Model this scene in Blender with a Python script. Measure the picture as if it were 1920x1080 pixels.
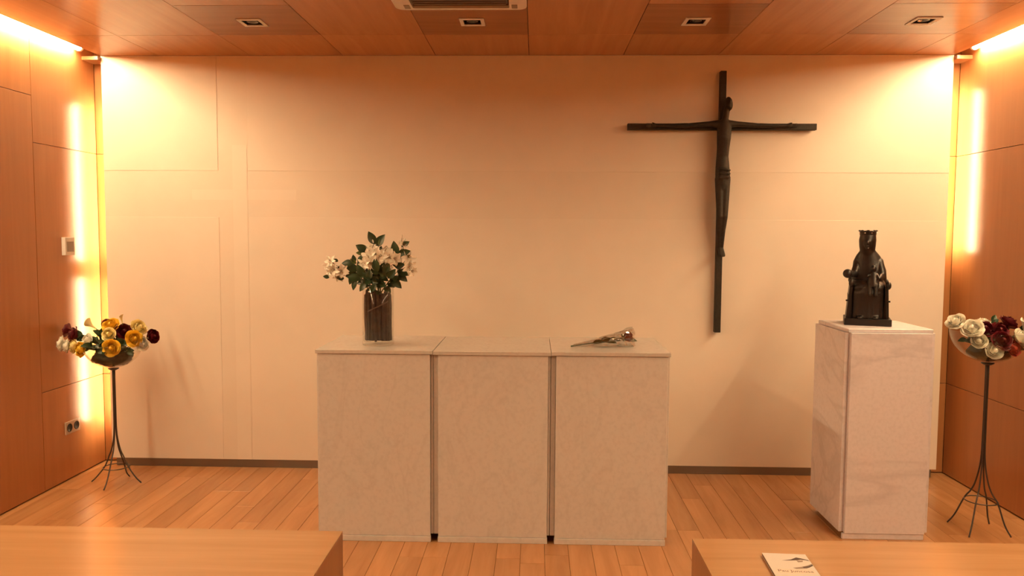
import bpy, bmesh, math, random
from mathutils import Vector, Matrix, noise
R = math.radians
random.seed(7)
for o in list(bpy.data.objects):
    bpy.data.objects.remove(o, do_unlink=True)
S = bpy.context.scene
C = S.collection

# ------------------------------------------------------------------ camera
cam_data = bpy.data.cameras.new('camera')
cam = bpy.data.objects.new('camera', cam_data); C.objects.link(cam)
cam_data.sensor_width = 36.0
cam_data.lens = 36.0 * 1443.2 / 1920.0
cam_data.clip_start = 0.05
fw = Vector((-0.03010464, 0.99723705, -0.0679116)).normalized()
up = Vector((-0.00785927, 0.06770413, 0.99767449))
rt = fw.cross(up).normalized(); up = rt.cross(fw).normalized()
m = Matrix((rt, up, -fw)).transposed().to_4x4()
m.translation = Vector((0, -4.98968686, 1.55429705))
cam.matrix_world = m
S.camera = cam

# ------------------------------------------------------------------ light, exposure
w = bpy.data.worlds.new('world'); S.world = w; w.use_nodes = True
w.node_tree.nodes['Background'].inputs[0].default_value = (0.02, 0.012, 0.007, 1)
w.node_tree.nodes['Background'].inputs[1].default_value = 0.2
S.view_settings.view_transform = 'Standard'
S.view_settings.look = 'None'
S.view_settings.exposure = 0.0
S.view_settings.gamma = 1.0
S.view_settings.use_curve_mapping = False
LAMP = (1.0, 0.74, 0.41)
COVE = 175.0        # tubes in the ceiling slots
STRIP = 190.0       # upright tubes behind the cream wall

# ------------------------------------------------------------------ helpers
def mat(name):
    mm = bpy.data.materials.new(name); mm.use_nodes = True
    return mm, mm.node_tree.nodes, mm.node_tree.links, mm.node_tree.nodes['Principled BSDF']

def plain(name, col, rough=0.5, metal=0.0, bump=0.0, bscale=80.0, var=0.0, spec=None):
    mm, n, l, p = mat(name)
    p.inputs['Base Color'].default_value = (*col, 1)
    p.inputs['Roughness'].default_value = rough
    p.inputs['Metallic'].default_value = metal
    if spec is not None: p.inputs['Specular IOR Level'].default_value = spec
    tc = n.new('ShaderNodeTexCoord')
    if var or bump:
        nz = n.new('ShaderNodeTexNoise'); nz.inputs['Scale'].default_value = bscale; nz.inputs['Detail'].default_value = 5
        l.new(tc.outputs['Object'], nz.inputs['Vector'])
        if var:
            rp = n.new('ShaderNodeValToRGB')
            rp.color_ramp.elements[0].position = 0.3; rp.color_ramp.elements[1].position = 0.7
            rp.color_ramp.elements[0].color = (*[c * (1 - var) for c in col], 1)
            rp.color_ramp.elements[1].color = (*[min(1, c * (1 + var)) for c in col], 1)
            l.new(nz.outputs['Fac'], rp.inputs['Fac']); l.new(rp.outputs['Color'], p.inputs['Base Color'])
        if bump:
            b = n.new('ShaderNodeBump'); b.inputs['Strength'].default_value = bump; b.inputs['Distance'].default_value = 0.004
            l.new(nz.outputs['Fac'], b.inputs['Height']); l.new(b.outputs['Normal'], p.inputs['Normal'])
    return mm

def wood(name, dark, light, axis=2, scale=14.0, stretch=0.06, rough=0.35, vary=0.14, bump=0.03, spec=0.5, knots=0.0):
    mm, n, l, p = mat(name)
    tc = n.new('ShaderNodeTexCoord'); oi = n.new('ShaderNodeObjectInfo')
    off = n.new('ShaderNodeVectorMath'); off.operation = 'ADD'
    mul = n.new('ShaderNodeMath'); mul.operation = 'MULTIPLY'; mul.inputs[1].default_value = 37.0
    l.new(oi.outputs['Random'], mul.inputs[0])
    l.new(tc.outputs['Object'], off.inputs[0]); l.new(mul.outputs[0], off.inputs[1])
    mp = n.new('ShaderNodeMapping')
    sc = [scale] * 3; sc[axis] = scale * stretch
    mp.inputs['Scale'].default_value = sc
    l.new(off.outputs[0], mp.inputs['Vector'])
    a = n.new('ShaderNodeTexNoise'); a.inputs['Scale'].default_value = 1.0; a.inputs['Detail'].default_value = 7; a.inputs['Roughness'].default_value = 0.62
    a.inputs['Distortion'].default_value = 0.6
    l.new(mp.outputs[0], a.inputs['Vector'])
    rp = n.new('ShaderNodeValToRGB')
    rp.color_ramp.elements[0].position = 0.28; rp.color_ramp.elements[1].position = 0.74
    rp.color_ramp.elements[0].color = (*dark, 1); rp.color_ramp.elements[1].color = (*light, 1)
    l.new(a.outputs['Fac'], rp.inputs['Fac'])
    mr = n.new('ShaderNodeMapRange'); mr.inputs[3].default_value = 1 - vary; mr.inputs[4].default_value = 1 + vary
    l.new(oi.outputs['Random'], mr.inputs[0])
    hs = n.new('ShaderNodeHueSaturation'); l.new(mr.outputs[0], hs.inputs['Value']); l.new(rp.outputs['Color'], hs.inputs['Color'])
    l.new(hs.outputs['Color'], p.inputs['Base Color'])
    p.inputs['Roughness'].default_value = rough
    p.inputs['Specular IOR Level'].default_value = spec
    if bump:
        b = n.new('ShaderNodeBump'); b.inputs['Strength'].default_value = bump; b.inputs['Distance'].default_value = 0.003
        l.new(a.outputs['Fac'], b.inputs['Height']); l.new(b.outputs['Normal'], p.inputs['Normal'])
    return mm

def marble(name, base, vein, vscale=2.2, rough=0.45, slant=(1.0, 1.0, 1.0), amount=0.5):
    mm, n, l, p = mat(name)
    tc = n.new('ShaderNodeTexCoord'); oi = n.new('ShaderNodeObjectInfo')
    off = n.new('ShaderNodeVectorMath'); off.operation = 'ADD'
    mul = n.new('ShaderNodeMath'); mul.operation = 'MULTIPLY'; mul.inputs[1].default_value = 23.0
    l.new(oi.outputs['Random'], mul.inputs[0]); l.new(tc.outputs['Object'], off.inputs[0]); l.new(mul.outputs[0], off.inputs[1])
    mp = n.new('ShaderNodeMapping'); mp.inputs['Scale'].default_value = slant; mp.inputs['Rotation'].default_value = (0, R(28), 0)
    l.new(off.outputs[0], mp.inputs['Vector'])
    a = n.new('ShaderNodeTexNoise'); a.inputs['Scale'].default_value = vscale; a.inputs['Detail'].default_value = 8; a.inputs['Distortion'].default_value = 1.2
    l.new(mp.outputs[0], a.inputs['Vector'])
    rp = n.new('ShaderNodeValToRGB')
    e = rp.color_ramp.elements
    e[0].position = 0.465; e[0].color = (0, 0, 0, 1); e[1].position = 0.535; e[1].color = (0, 0, 0, 1)
    x = e.new(0.5); x.color = (amount, amount, amount, 1)
    l.new(a.outputs['Fac'], rp.inputs['Fac'])
    sp = n.new('ShaderNodeTexNoise'); sp.inputs['Scale'].default_value = 55; sp.inputs['Detail'].default_value = 4
    l.new(off.outputs[0], sp.inputs['Vector'])
    sr = n.new('ShaderNodeValToRGB'); sr.color_ramp.elements[0].position = 0.33; sr.color_ramp.elements[1].position = 0.55
    sr.color_ramp.elements[0].color = (*[c * 0.93 for c in base], 1); sr.color_ramp.elements[1].color = (*base, 1)
    l.new(sp.outputs['Fac'], sr.inputs['Fac'])
    mx = n.new('ShaderNodeMix'); mx.data_type = 'RGBA'
    l.new(rp.outputs['Color'], mx.inputs[0]); l.new(sr.outputs['Color'], mx.inputs[6]); mx.inputs[7].default_value = (*vein, 1)
    l.new(mx.outputs[2], p.inputs['Base Color'])
    p.inputs['Roughness'].default_value = rough
    b = n.new('ShaderNodeBump'); b.inputs['Strength'].default_value = 0.08; b.inputs['Distance'].default_value = 0.002
    l.new(sp.outputs['Fac'], b.inputs['Height']); l.new(b.outputs['Normal'], p.inputs['Normal'])
    return mm

def emit(name, col, strength):
    mm = bpy.data.materials.new(name); mm.use_nodes = True
    n = mm.node_tree.nodes; n.clear()
    o = n.new('ShaderNodeOutputMaterial'); e = n.new('ShaderNodeEmission')
    e.inputs[0].default_value = (*col, 1); e.inputs[1].default_value = strength
    mm.node_tree.links.new(e.outputs[0], o.inputs[0])
    return mm

def thin_glass(name, tint=(1, 1, 1), rough=0.03, ior=1.5, boost=1.0):
    mm = bpy.data.materials.new(name); mm.use_nodes = True
    n = mm.node_tree.nodes; l = mm.node_tree.links; n.clear()
    o = n.new('ShaderNodeOutputMaterial'); t = n.new('ShaderNodeBsdfTransparent'); g = n.new('ShaderNodeBsdfGlossy')
    t.inputs[0].default_value = (*tint, 1); g.inputs['Roughness'].default_value = rough
    f = n.new('ShaderNodeLayerWeight'); f.inputs['Blend'].default_value = 0.5      # facing term: the same from both sides of the sheet
    pw = n.new('ShaderNodeMath'); pw.operation = 'POWER'; pw.inputs[1].default_value = 4.0
    mu = n.new('ShaderNodeMath'); mu.operation = 'MULTIPLY_ADD'; mu.inputs[1].default_value = 0.75; mu.inputs[2].default_value = 0.035 * boost; mu.use_clamp = True
    mx = n.new('ShaderNodeMixShader')
    l.new(f.outputs['Facing'], pw.inputs[0]); l.new(pw.outputs[0], mu.inputs[0]); l.new(mu.outputs[0], mx.inputs[0])
    l.new(t.outputs[0], mx.inputs[1]); l.new(g.outputs[0], mx.inputs[2]); l.new(mx.outputs[0], o.inputs[0])
    return mm

M = {}
M['side_veneer'] = wood('side_veneer', (0.40, 0.165, 0.058), (0.48, 0.208, 0.077), axis=2, scale=16, rough=0.33, vary=0.05)
M['veneer_back'] = plain('veneer_back', (0.05, 0.02, 0.01), 0.8)
M['ceiling_veneer'] = wood('ceiling_veneer', (0.43, 0.188, 0.070), (0.51, 0.232, 0.089), axis=1, scale=16, rough=0.24, vary=0.05)
M['ceiling_veneer_dark'] = wood('ceiling_veneer_dark', (0.27, 0.106, 0.036), (0.33, 0.134, 0.047), axis=0, scale=16, rough=0.24, vary=0.04)
M['floor_oak'] = wood('floor_oak', (0.40, 0.185, 0.074), (0.54, 0.27, 0.114), axis=1, scale=13, stretch=0.10, rough=0.22, vary=0.11, bump=0.02)
M['bench_oak'] = wood('bench_oak', (0.42, 0.225, 0.10), (0.52, 0.29, 0.135), axis=0, scale=15, stretch=0.05, rough=0.20, vary=0.02)
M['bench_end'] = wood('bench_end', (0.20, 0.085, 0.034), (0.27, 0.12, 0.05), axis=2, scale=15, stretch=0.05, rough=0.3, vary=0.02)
M['cream'] = plain('cream', (0.84, 0.75, 0.64), 0.55, var=0.015, bscale=6, bump=0.02)
M['cream_b'] = plain('cream_b', (0.82, 0.728, 0.616), 0.55, var=0.015, bscale=6, bump=0.02)
M['cream_c'] = plain('cream_c', (0.848, 0.76, 0.65), 0.5, var=0.015, bscale=6, bump=0.02)
M['aluminium'] = plain('aluminium', (0.26, 0.245, 0.23), 0.33, 0.85)
M['altar_marble'] = marble('altar_marble', (0.66, 0.625, 0.59), (0.46, 0.42, 0.39), 2.4, 0.5, (1.6, 1, 0.8), 0.16)
M['altar_top'] = marble('altar_top', (0.60, 0.56, 0.51), (0.45, 0.41, 0.37), 2.4, 0.22, (1.6, 1, 0.8), 0.12)
M['pedestal_marble'] = marble('pedestal_marble', (0.76, 0.715, 0.75), (0.46, 0.43, 0.46), 1.3, 0.4, (0.35, 1, 1.7), 0.36)
M['bronze'] = plain('bronze', (0.022, 0.018, 0.012), 0.6, 0.3, bump=0.25, bscale=60, var=0.3)
M['ebony'] = plain('ebony', (0.009, 0.006, 0.005), 0.42, 0.0, bump=0.12, bscale=70, var=0.3)
M['iron'] = plain('iron', (0.10, 0.085, 0.075), 0.4, 0.7)
M['glass'] = thin_glass('glass', (0.97, 0.98, 0.97))
M['cello'] = thin_glass('cello', (0.90, 0.90, 0.88), 0.07, 1.5, 8.0)
M['leaf'] = plain('leaf', (0.025, 0.055, 0.018), 0.42, var=0.35, bscale=18)
M['leaf_pale'] = plain('leaf_pale', (0.10, 0.14, 0.03), 0.45, var=0.3, bscale=18)
M['stem'] = plain('stem', (0.05, 0.075, 0.025), 0.5, var=0.2, bscale=30)
M['bark'] = plain('bark', (0.042, 0.021, 0.013), 0.7, var=0.5, bscale=40, bump=0.5)
M['twig'] = plain('twig', (0.11, 0.062, 0.04), 0.6, var=0.3, bscale=40)
M['petal_white'] = plain('petal_white', (0.94, 0.90, 0.78), 0.55, var=0.05, bscale=40)
M['petal_red'] = plain('petal_red', (0.12, 0.006, 0.012), 0.5, var=0.25, bscale=40)
M['petal_coral'] = plain('petal_coral', (0.55, 0.09, 0.06), 0.5, var=0.15, bscale=40)
M['petal_yellow'] = plain('petal_yellow', (0.93, 0.60, 0.05), 0.5, var=0.10, bscale=40)
M['petal_cream'] = plain('petal_cream', (0.93, 0.78, 0.36), 0.5, var=0.08, bscale=40)
M['stamen'] = plain('stamen', (0.30, 0.16, 0.04), 0.6)
M['foam'] = plain('foam', (0.035, 0.030, 0.014), 0.9, var=0.4, bscale=60, bump=0.5)
M['white_plastic'] = plain('white_plastic', (0.74, 0.70, 0.65), 0.4)
M['grey_plastic'] = plain('grey_plastic', (0.26, 0.23, 0.19), 0.4)
M['beige_plastic'] = plain('beige_plastic', (0.52, 0.38, 0.28), 0.4)
M['black'] = plain('black', (0.012, 0.010, 0.009), 0.5)
M['vent'] = plain('vent', (0.15, 0.115, 0.095), 0.5)
M['lamp_mirror'] = plain('lamp_mirror', (0.8, 0.8, 0.8), 0.15, 1.0)
M['lamp_glass'] = plain('lamp_glass', (0.10, 0.09, 0.085), 0.12, 0.9)
M['tube_cove'] = emit('tube_cove', LAMP, COVE)
M['tube_strip'] = emit('tube_strip', LAMP, STRIP)
M['paper'] = plain('paper', (0.72, 0.66, 0.60), 0.45)
M['paper_pages'] = plain('paper_pages', (0.20, 0.11, 0.06), 0.7)
M['ink'] = plain('ink', (0.06, 0.035, 0.025), 0.6)
M['ink_pale'] = plain('ink_pale', (0.30, 0.22, 0.17), 0.6)
M['paper_band'] = plain('paper_band', (0.86, 0.66, 0.55), 0.45)

def tag(o, label=None, cat=None, group=None, kind=None):
    if label: o['label'] = label
    if cat: o['category'] = cat
    if group: o['group'] = group
    if kind: o['kind'] = kind
    return o

def empty(name, loc=(0, 0, 0), rz=0.0):
    o = bpy.data.objects.new(name, None); C.objects.link(o)
    o.empty_display_size = 0.05
    o.location = loc; o.rotation_euler = (0, 0, rz)
    return o

def link(name, me, material, parent=None):
    if material and not me.materials: me.materials.append(M[material])
    o = bpy.data.objects.new(name, me); C.objects.link(o)
    if parent: o.parent = parent
    return o

def obj(name, bm, material, parent=None, smooth=False):
    bmesh.ops.recalc_face_normals(bm, faces=bm.faces)
    me = bpy.data.meshes.new(name); bm.to_mesh(me); bm.free()
    if smooth:
        for f in me.polygons: f.use_smooth = True
    return link(name, me, material, parent)

def bx(bm, x0, x1, y0, y1, z0, z1, bevel=0.0, seg=1):
    v = [bm.verts.new((x, y, z)) for z in (z0, z1) for (x, y) in ((x0, y0), (x1, y0), (x1, y1), (x0, y1))]
    fs = [bm.faces.new([v[i] for i in q]) for q in ((3, 2, 1, 0), (4, 5, 6, 7), (0, 1, 5, 4), (1, 2, 6, 5), (2, 3, 7, 6), (3, 0, 4, 7))]
    if bevel:
        es = {e for f in fs for e in f.edges}
        bmesh.ops.bevel(bm, geom=list(es), offset=bevel, segments=seg, affect='EDGES', profile=0.5)
    return fs

def box(name, x0, x1, y0, y1, z0, z1, material, parent=None, bevel=0.0, seg=1):
    bm = bmesh.new(); bx(bm, min(x0, x1), max(x0, x1), min(y0, y1), max(y0, y1), z0, z1, bevel, seg)
    return obj(name, bm, material, parent)

def tube(bm, pts, rad, n=8, cap=True):
    pts = [Vector(p) for p in pts]
    rads = rad if isinstance(rad, (list, tuple)) else [rad] * len(pts)
    rings = []; prev = None
    for i, p in enumerate(pts):
        t = (pts[min(i + 1, len(pts) - 1)] - pts[max(i - 1, 0)]).normalized()
        if prev is None:
            a = t.cross(Vector((0, 0, 1)))
            if a.length < 1e-3: a = t.cross(Vector((1, 0, 0)))
            a.normalize()
        else:
            a = (prev - t * prev.dot(t)).normalized()
        prev = a; b = t.cross(a)
        rings.append([bm.verts.new(p + (a * math.cos(k * 2 * math.pi / n) + b * math.sin(k * 2 * math.pi / n)) * rads[i]) for k in range(n)])
    for r0, r1 in zip(rings, rings[1:]):
        for k in range(n):
            bm.faces.new((r0[k], r0[(k + 1) % n], r1[(k + 1) % n], r1[k]))
    if cap:
        bm.faces.new(rings[0][::-1]); bm.faces.new(rings[-1])

def lathe(bm, prof, n=32, center=(0, 0), closed=False):
    rings = []
    for (r, z) in prof:
        if r < 1e-6: rings.append([bm.verts.new((center[0], center[1], z))])
        else: rings.append([bm.verts.new((center[0] + r * math.cos(k * 2 * math.pi / n), center[1] + r * math.sin(k * 2 * math.pi / n), z)) for k in range(n)])
    pairs = list(zip(rings, rings[1:])) + ([(rings[-1], rings[0])] if closed else [])
    for a, b in pairs:
        for k in range(n):
            k2 = (k + 1) % n
            if len(a) == 1 and len(b) == 1: continue
            if len(a) == 1: bm.faces.new((a[0], b[k2], b[k]))
            elif len(b) == 1: bm.faces.new((a[k], a[k2], b[0]))
            else: bm.faces.new((a[k], a[k2], b[k2], b[k]))

def torus(bm, R0, r, z, n=40, k=8, center=(0, 0)):
    prof = [(R0 + r * math.cos(i * 2 * math.pi / k), z + r * math.sin(i * 2 * math.pi / k)) for i in range(k)]
    lathe(bm, prof, n, center, closed=True)

def ell(bm, c, r, rot=None, n=20, k=12):
    mtx = Matrix.Translation(c) @ (rot.to_4x4() if rot else Matrix.Identity(4)) @ Matrix.Diagonal((r[0], r[1], r[2], 1))
    bmesh.ops.create_uvsphere(bm, u_segments=n, v_segments=k, radius=1.0, matrix=mtx)

def capsule(bm, a, ra, b, rb, flat=1.0, n=16):
    """tapered limb with round ends"""
    a = Vector(a); b = Vector(b); d = b - a; L = d.length; t = d.normalized()
    pts, rads = [], []
    for i in range(5):
        q = (i / 4 - 1) * math.pi / 2
        pts.append(a + t * ra * math.sin(q)); rads.append(max(ra * math.cos(q), ra * 0.05))
    for i in range(5):
        q = i / 4 * math.pi / 2
        pts.append(b + t * rb * math.sin(q)); rads.append(max(rb * math.cos(q), rb * 0.05))
    tube(bm, pts, rads, n)

def melt(o, voxel, smooth_iter=4):
    """fuse overlapping volumes into one continuous skin"""
    r = o.modifiers.new('fuse', 'REMESH'); r.mode = 'VOXEL'; r.voxel_size = voxel; r.use_smooth_shade = True
    s = o.modifiers.new('soften', 'SMOOTH'); s.factor = 0.5; s.iterations = smooth_iter
    return o

# ------------------------------------------------------------------ room shell
XPL, XPR = -2.825, 2.612      # edges of the cream wall and of the ceiling
XWL, XWR = -2.931, 2.707      # side walls
YB = 0.1034                   # true end wall behind the cream wall
YR = -8.2                     # wall behind the photographer
ZC = 2.70
ZT = 2.83

floor = tag(box('floor', XWL - 0.1, XWR + 0.1, YR - 0.1, YB + 0.1, -0.12, -0.016, 'veneer_back'), 'warm oak plank floor running towards the cream wall', 'floor', kind='structure')
PW = 0.1178
rows = []
x = -0.4155 - PW * 22
while x < XWR:
    rows.append(x); x += PW
rest = bmesh.new()
plank_meshes = {}
rng = random.Random(3)
for x0 in rows:
    xa, xb = max(x0, XWL - 0.02), min(x0 + PW, XWR + 0.02)
    if xb - xa < 0.01: continue
    y = YB + 0.02 - rng.choice((0.35, 0.6, 0.85, 1.1, 1.3))
    y1 = YB + 0.02
    while y1 > YR:
        y0 = max(y, YR)
        if y1 > -2.45:
            key = (round(xb - xa, 3), round(y1 - y0, 2))
            if key not in plank_meshes:
                bm = bmesh.new(); bx(bm, -key[0] / 2 + 0.0007, key[0] / 2 - 0.0007, -key[1] / 2 + 0.0008, key[1] / 2 - 0.0008, -0.016, 0.0, 0.0012)
                bmesh.ops.recalc_face_normals(bm, faces=bm.faces)
                me = bpy.data.meshes.new('plank'); bm.to_mesh(me); bm.free(); plank_meshes[key] = me
            p = link('plank', plank_meshes[key], 'floor_oak', floor)
            p.location = ((xa + xb) / 2, (y0 + y1) / 2, 0)
        else:
            bx(rest, xa + 0.0007, xb - 0.0007, y0 + 0.0008, y1 - 0.0008, -0.016, 0.0)
        y1 = y0; y = y0 - rng.choice((0.9, 1.1, 1.2, 1.4))
tag(obj('rear_planks', rest, 'floor_oak', floor), kind='stuff')

# side walls: veneer panels with open joints on a dark ground
def side_wall(name, x_face, sgn, cells, label):
    wl = box(name, x_face + sgn * 0.014, x_face + sgn * 0.12, YR, YB, 0.0, ZT + 0.05, 'veneer_back')
    tag(wl, label, 'wall', kind='structure')
    for (ya, yb, zs) in cells:
        for z0, z1 in zip(zs, zs[1:]):
            box('wall_panel', x_face, x_face + sgn * 0.014, ya + 0.0016, yb - 0.0016, z0 + 0.0016, z1 - 0.0016, 'side_veneer', wl, 0.0008)
    return wl
cells = [(-0.548, YB, (0.006, 0.602, 2.08, ZT)), (-1.50, -0.548, (0.006, 2.35, ZT))]
y = -1.50
while y > YR + 0.1:
    cells.append((max(y - 1.2, YR), y, (0.006, 0.602, 2.08, ZT))); y -= 1.2
side_wall('wall_left', XWL, -1, cells, 'wood veneer side wall with a flush door panel and a wall switch')
cells = [(-1.15, YB, (0.006, 0.602, 2.078, ZT))]
y = -1.15
while y > YR + 0.1:
    cells.append((max(y - 1.2, YR), y, (0.006, 0.602, 2.078, ZT))); y -= 1.2
side_wall('wall_right', XWR, 1, cells, 'wood veneer side wall behind the stand of white and red roses')
# end wall (seen only in the two narrow slots)
wb = tag(box('wall_back', XWL - 0.1, XWR + 0.1, YB + 0.014, YB + 0.1, 0.0, ZT + 0.05, 'veneer_back'), 'wood veneer end wall seen in the slots beside the cream wall', 'wall', kind='structure')
for xa, xb in ((XWL, XWL + 1.2), (XWL + 1.2, 0.0), (0.0, XWR - 1.2), (XWR - 1.2, XWR)):
    for z0, z1 in ((0.006, 0.602), (0.602, 2.08), (2.08, ZT)):
        box('wall_panel', xa + 0.0016, xb - 0.0016, YB, YB + 0.014, z0 + 0.0016, z1 - 0.0016, 'side_veneer', wb, 0.0008)
# wall behind the photographer
wr = tag(box('wall_rear', XWL - 0.1, XWR + 0.1, YR - 0.1, YR, 0.0, ZT + 0.05, 'veneer_back'), 'plain wood wall at the rear of the room', 'wall', kind='structure')
for i in range(5):
    xa = XWL + (XWR - XWL) * i / 5; xb = XWL + (XWR - XWL) * (i + 1) / 5
    box('wall_panel', xa + 0.0016, xb - 0.0016, YR, YR + 0.014, 0.006, ZT, 'side_veneer', wr)

# cream wall: a free-standing sheet in front of the end wall, with four shallow quadrant panels leaving a cross-shaped channel
ZB = 0.0537
wf = tag(box('wall_front', XPL, XPR, 0.003, 0.026, ZB, ZC, 'cream_b'), 'cream plastered wall with a very faint cross in low relief', 'wall', kind='structure')
VX0, VX1 = -2.07, -1.872
HZ0, HZ1 = 1.663, 1.965
for (xa, xb, za, zb) in ((XPL, VX0, HZ1, ZC), (VX1, XPR, HZ1, ZC), (XPL, VX0, ZB, HZ0), (VX1, XPR, ZB, HZ0)):
    box('relief_panel', xa, xb, 0.0012, 0.004, za, zb, 'cream', wf, 0.0007)
cr = bmesh.new()
bx(cr, -1.975, -1.880, 0.0018, 0.004, ZB, 2.13)
bx(cr, -2.245, -1.56, 0.0020, 0.004, 1.776, 1.843)
obj('relief_cross', cr, 'cream_c', wf)
tag(box('baseboard_front', XPL + 0.025, XPR - 0.03, 0.006, 0.03, 0.0, ZB - 0.0005, 'aluminium', None, 0.0015), 'brushed metal skirting strip under the cream wall', 'baseboard', kind='structure')

# ceiling: a dark ground board carrying veneer panels in 0.6 m columns
ceil = tag(box('ceiling', XPL + 0.012, XPR - 0.012, YR, YB, ZC + 0.022, ZC + 0.05, 'veneer_back'), 'warm wood veneer ceiling in square panels', 'ceiling', kind='structure')
tag(box('light_block_1', XPL, XPL + 0.012, YR, -0.001, ZC + 0.0005, ZT, 'ceiling_veneer'), 'unseen added board blocking slot lamp light above the ceiling by the flush door', 'trim', kind='structure')  # unseen board added to keep slot lamp light out of the panel joints
tag(box('light_block_2', XPR - 0.012, XPR, YR, -0.001, ZC + 0.0005, ZT, 'ceiling_veneer'), 'unseen added board blocking slot lamp light above the ceiling near the white roses', 'trim', kind='structure')  # matching unseen board, added to stop light leaking in from the opposite slot
tag(box('trim_3', XWL - 0.1, XPL + 0.1, YR, YB, ZT + 0.001, ZT + 0.05, 'white_plastic'), 'closed top of the ceiling light slot by the flush door', 'trim', kind='structure')
tag(box('trim_4', XPR - 0.1, XWR + 0.1, YR, YB, ZT + 0.001, ZT + 0.05, 'white_plastic'), 'closed top of the ceiling light slot above the white roses', 'trim', kind='structure')
tag(box('trim_5', XWL + 0.001, XPL, -0.035, YB - 0.001, 2.668, 2.69, 'side_veneer'), 'small wood block closing the slot in the corner beside the flush door', 'trim', kind='structure')
tag(box('trim_6', XPR, XWR - 0.001, -0.035, YB - 0.001, 2.668, 2.69, 'side_veneer'), 'small wood block closing the slot in the corner above the white roses', 'trim', kind='structure')
PX = [XPL, -2.4406, -1.843, -1.2456, -0.648, -0.0506, 0.547, 1.1444, 1.742, 2.3394, XPR]
LIGHTS = [2, 4, 6, 8]        # columns that carry downlights
CASS = (-0.700, -0.052, -1.745, -1.08)   # ceiling cassette
YD0, YD1 = -1.08, -0.505
HS = 0.05                    # half size of the opening
def holed(name, x0, x1, y0, y1, z0, z1, cx, cy, h, material, parent):
    bm = bmesh.new()
    O = [(x0, y0), (x1, y0), (x1, y1), (x0, y1)]; I = [(cx - h, cy - h), (cx + h, cy - h), (cx + h, cy + h), (cx - h, cy + h)]
    vs = [[[bm.verts.new((x, y, z)) for (x, y) in ring] for ring in (O, I)] for z in (z0, z1)]
    for k in range(4):
        k2 = (k + 1) % 4
        for zi in (0, 1): bm.faces.new((vs[zi][0][k], vs[zi][0][k2], vs[zi][1][k2], vs[zi][1][k]))
        for ri in (0, 1): bm.faces.new((vs[0][ri][k], vs[0][ri][k2], vs[1][ri][k2], vs[1][ri][k]))
    return obj(name, bm, material, parent)
downs = []
for i in range(len(PX) - 1):
    xa, xb = PX[i] + 0.0015, PX[i + 1] - 0.0015
    if i in LIGHTS: ys = [-0.0005, YD1, YD0, -1.68, -2.88, -4.08, -5.28, -6.48, -7.68, YR]
    else: ys = [-0.0005, YD1, -1.68, -2.88, -4.08, -5.28, -6.48, -7.68, YR]
    for y1, y0 in zip(ys, ys[1:]):
        if i in LIGHTS and y1 == YD1:
            cx, cy = (PX[i] + PX[i + 1]) / 2, -0.772
            holed('ceiling_panel', xa, xb, y0 + 0.0015, y1 - 0.0015, ZC, ZC + 0.018, cx, cy, HS, 'ceiling_veneer_dark', ceil)
            downs.append((cx, cy))
        else:
            box('ceiling_panel', xa, xb, y0 + 0.0015, y1 - 0.0015, ZC, ZC + 0.018, 'ceiling_veneer', ceil, 0.0008)

# ------------------------------------------------------------------ lamps
def tube_lamp(name, a, b, r, material, label, body):
    a = Vector(a); b = Vector(b)
    root = empty(name, (a + b) / 2)
    c = root.location
    bm = bmesh.new(); tube(bm, [a - c, b - c], r, 10); t = obj('tube', bm, material, root, True)
    d = (b - a).normalized()
    for p, q in ((a, a - d * 0.018), (b, b + d * 0.018)):
        bm = bmesh.new(); tube(bm, [p - c, q - c], r * 1.15, 10)
        obj('lamp_holder', bm, 'white_plastic', root)
    x0, x1, y0, y1, z0, z1 = body
    box('batten', x0 - c.x, x1 - c.x, y0 - c.y, y1 - c.y, z0 - c.z, z1 - c.z, 'white_plastic', root)
    tag(root, label, 'lamp', 'fluorescent tubes in the wall and ceiling slots')
    return root
TZ = 2.7255
n_t = 4
for sgn, xw, side in ((-1, XWL, 'the flush door wall'), (1, XWR, 'the white rose stand')):
    yy = -0.10
    for k in range(n_t):
        y1 = yy; y0 = yy - 1.45
        xt = xw - sgn * 0.034
        lab = ('bright fluorescent tube in the ceiling slot above %s, nearest the cream wall' % side) if k == 0 else ('%s slot lamp counted from the cream wall, above %s' % (('', 'second', 'third', 'fourth')[k], side))
        tube_lamp('slot_lamp', (xt, y0 + 0.02, TZ), (xt, y1 - 0.02, TZ), 0.020, 'tube_cove', lab,
                  (xt - 0.018, xt + 0.018, y0 + 0.001, y1 - 0.001, TZ + 0.022, TZ + 0.06))
        yy = y0 - 0.01
def upright(sgn, xe, za, zb, label):
    xt = xe - sgn * 0.022; yt = 0.066
    tube_lamp('upright_lamp', (xt, yt, za), (xt, yt, zb), 0.008, 'tube_strip', label,
              (xt - 0.015, xt + 0.015, yt + 0.0095, YB - 0.0005, za - 0.01, zb + 0.01))
upright(-1, XPL, 1.37, 2.40, 'upper upright tube hidden behind the cream wall by the flush door')
upright(-1, XPL, 0.29, 1.25, 'lower upright tube hidden behind the cream wall by the flush door')
upright(1, XPR, 1.47, 2.49, 'upright tube hidden behind the cream wall near the statue')

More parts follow.
